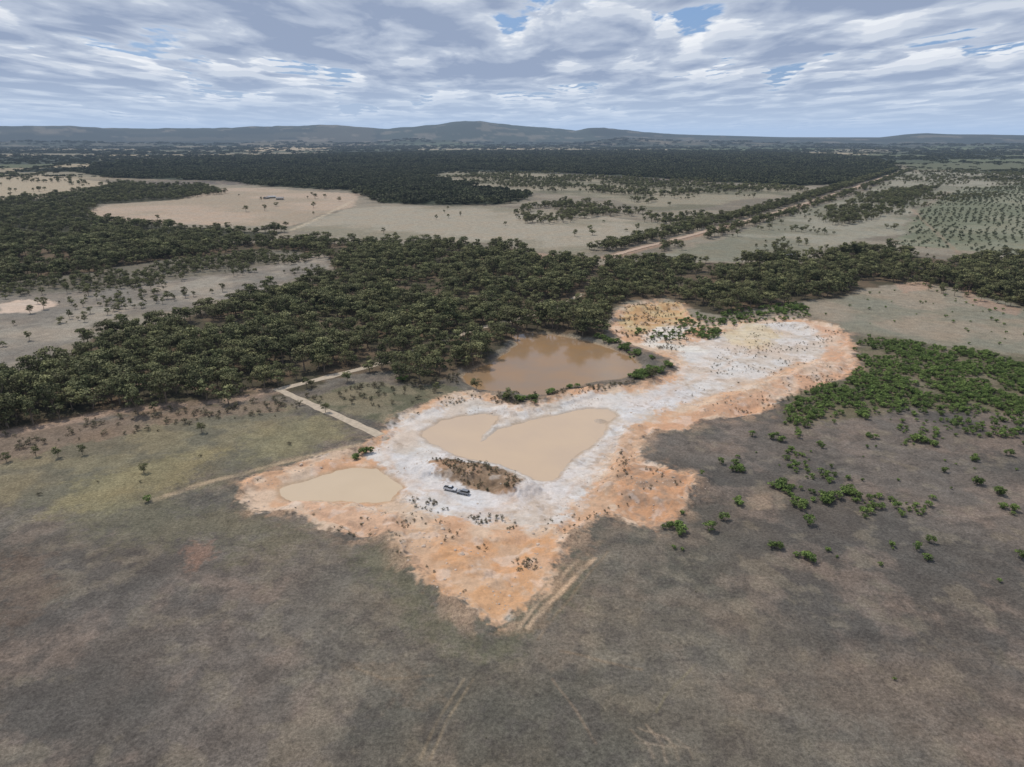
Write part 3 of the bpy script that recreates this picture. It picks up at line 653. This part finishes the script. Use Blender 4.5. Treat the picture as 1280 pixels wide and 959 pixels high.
def vehicle(name,paint_,px,py,rot,ute):
    e=bpy.data.objects.new(name,None);scene.collection.objects.link(e)
    L=2.5
    if ute:
        prof("body",[(-L,.45),(-L,1.0),(-.5,1.02),(-.5,1.05),(1.1,1.05),(2.3,.95),(L,.8),(L,.45)],1.85,paint_,e)
        prof("cabin_glass",[(-.55,1.04),(-.45,1.68),(.65,1.7),(1.2,1.04)],1.66,glass,e,.14)
        prof("roof",[(-.47,1.69),(-.45,1.76),(.6,1.77),(.7,1.69)],1.46,paint_,e,0,.02)
        prof("tray_floor",[(-L+.12,1.0),(-L+.12,1.03),(-.65,1.05),(-.65,1.0)],1.6,tyre,e,0,.005)
        for s in(-1,1):
            o=prof("tray_side",[(-L,1.02),(-L,1.28),(-.6,1.28),(-.6,1.02)],.08,paint_,e,0,.01);o.location.y=s*.86
        prof("tailgate",[(-L,1.02),(-L,1.28),(-L+.07,1.28),(-L+.07,1.02)],1.62,paint_,e,0,.01)
    else:
        prof("body",[(-2.4,.4),(-2.4,1.05),(1.0,1.05),(2.2,.95),(2.4,.75),(2.4,.4)],1.86,paint_,e)
        prof("cabin_glass",[(-2.32,1.04),(-2.1,1.68),(.5,1.7),(1.15,1.04)],1.68,glass,e,.14)
        prof("roof",[(-2.12,1.69),(-2.05,1.77),(.4,1.78),(.55,1.69)],1.48,paint_,e,0,.02)
        for x in(-1.0,0.0):
            for s in(-1,1):
                o=prof("pillar",[(x,1.04),(x+.0,1.7),(x+.1,1.7),(x+.1,1.04)],.05,paint_,e,0,.01);o.location.y=s*.77;o.rotation_euler[0]=s*.16
    for x in(-1.5,1.55):
        for s in(-1,1): wheel(e,x,s*.84)
    prof("bumper",[(2.38,.42),(2.38,.6),(2.55,.6),(2.55,.42)],1.7,tyre,e,0,.03)
    place(e,px,py,rot)
vehicle("parked_pickup_truck",white,563,613,math.radians(-20),True)
vehicle("parked_car",grey,579,617,math.radians(155),False)
wall_m=pm("house_wall",(.3,.27,.22),.9);roof_m=pm("tin_roof",(.3,.3,.3),.6);roof2=pm("tin_roof_dark",(.2,.18,.17),.6)
def house(name,px,py,w,l,h,rot,rm_):
    e=bpy.data.objects.new(name,None);scene.collection.objects.link(e)
    prof("walls",[(-l/2,0),(-l/2,h),(l/2,h),(l/2,0)],w,wall_m,e,0,0)
    r=prof("roof",[(-w/2-.6,h+.01),(0,h+w*.22),(w/2+.6,h+.01)],l+1.2,rm_,e,0,0);r.rotation_euler[2]=math.pi/2
    for i in range(4):
        x=-l/2+l*(i+.5)/4
        for s in(-1,1):
            o=prof("window" if i!=1 else "door",[(x-.6,.9 if i!=1 else .05),(x-.6,2.1),(x+.6,2.1),(x+.6,.9 if i!=1 else .05)],.06,glass,e,0,0);o.location.y=s*(w/2+.035)
    g_=G(px,py);e.location=(g_[0],g_[1],float(height(np.array([g_[0]]),np.array([g_[1]]))[0])-.1);e.rotation_euler[2]=rot
house("farm_house",340,248,9,15,3.2,.3,roof_m);house("farm_shed",350,250,10,14,3.6,.2,roof2);house("farm_shed",333,249,8,10,3.2,1.2,roof2)
house("farm_shed",985,323,9,16,3.5,.4,roof_m)
# ---------- haze ----------
bm=bmesh.new();bmesh.ops.create_cube(bm,size=1)
bmesh.ops.scale(bm,vec=(160000,160000,900),verts=bm.verts);bmesh.ops.translate(bm,vec=(0,0,440),verts=bm.verts)
me=bpy.data.meshes.new("atmospheric_haze");bm.to_mesh(me)
hz=bpy.data.materials.new("haze_volume");hz.use_nodes=True;t=hz.node_tree;t.nodes.clear()
DEN=1.9e-5
o_=nd(t,"ShaderNodeOutputMaterial");v_=nd(t,"ShaderNodeVolumeAbsorption");v_.inputs["Color"].default_value=(0,0,0,1);v_.inputs["Density"].default_value=DEN
e_=nd(t,"ShaderNodeEmission");e_.inputs["Color"].default_value=(.40,.54,.77,1);e_.inputs["Strength"].default_value=DEN
ad=nd(t,"ShaderNodeAddShader");t.links.new(v_.outputs[0],ad.inputs[0]);t.links.new(e_.outputs[0],ad.inputs[1])
t.links.new(ad.outputs[0],o_.inputs["Volume"]);me.materials.append(hz)
o=bpy.data.objects.new("atmospheric_haze",me);scene.collection.objects.link(o)
# ---------- sky ----------
SE,SA=math.radians(58),math.radians(-50)
w=bpy.data.worlds.new("World");scene.world=w;w.use_nodes=True;t=w.node_tree
bg=t.nodes["Background"];bg.inputs["Strength"].default_value=.1
sky=nd(t,"ShaderNodeTexSky",sky_type='NISHITA');sky.sun_disc=False;sky.sun_elevation=SE;sky.sun_rotation=SA;sky.air_density=1;sky.dust_density=1.5
dirv=nd(t,"ShaderNodeTexCoord").outputs["Generated"]
sx=nd(t,"ShaderNodeSeparateXYZ");t.links.new(dirv,sx.inputs[0])
zc=math_(t,'ADD',math_(t,'MAXIMUM',sx.outputs[2],0),.04)
def plane(k,vs=.5):
    c=nd(t,"ShaderNodeCombineXYZ")
    t.links.new(math_(t,'MULTIPLY',math_(t,'DIVIDE',sx.outputs[0],zc),k),c.inputs[0])
    t.links.new(math_(t,'MULTIPLY',math_(t,'DIVIDE',sx.outputs[1],zc),vs*k),c.inputs[1])
    c.inputs[2].default_value=7.9
    return c.outputs[0]
blue=mixrgb(t,.55,sky.outputs[0],tuple(lin((104,152,216))*10))
fin=blue
big=noise_(t,plane(1.),.4,1,.5)
layers=[(1.24,.585,(250,251,253)),(1.18,.565,(241,244,248)),(1.12,.545,(229,233,240)),(1.06,.525,(211,218,229)),(1.0,.51,None)]
for k,th_,c_ in layers:
    n=noise_(t,plane(k),1.6,5,.52,.25)
    cv=math_(t,'ADD',math_(t,'MULTIPLY',n,.85),math_(t,'MULTIPLY',big,.28))
    mk=mr(t,cv,th_-.01,th_+.025,0,1)
    if c_ is None: cc=mixrgb(t,mr(t,cv,th_,th_+.13,0,1),tuple(lin((198,207,222))*10),tuple(lin((148,162,188))*10))
    else: cc=tuple(lin(c_)*10)
    fin=mixrgb(t,mk,fin,cc)
hor=mr(t,sx.outputs[2],0.0,.075,.9,0)
fin=mixrgb(t,hor,fin,tuple(lin((196,211,230))*10))
t.links.new(fin,bg.inputs["Color"])
L=bpy.data.lights.new("sun","SUN");L.energy=2.7;L.angle=math.radians(1.5);L.color=(1,.94,.86)
lo=bpy.data.objects.new("sun",L);scene.collection.objects.link(lo)
sd=Vector((math.cos(SE)*math.sin(SA),math.cos(SE)*math.cos(SA),math.sin(SE)))
lo.rotation_euler=sd.to_track_quat('Z','Y').to_euler()
# ---------- camera ----------
cam=bpy.data.cameras.new("camera");cam.sensor_width=36;cam.lens=F/1280*36;cam.clip_end=200000;cam.clip_start=1
co=bpy.data.objects.new("camera",cam);scene.collection.objects.link(co);co.location=(0,0,CH);co.rotation_euler=(math.pi/2-PITCH,0,0)
scene.camera=co
scene.view_settings.view_transform='Standard';scene.view_settings.look='None';scene.view_settings.exposure=0
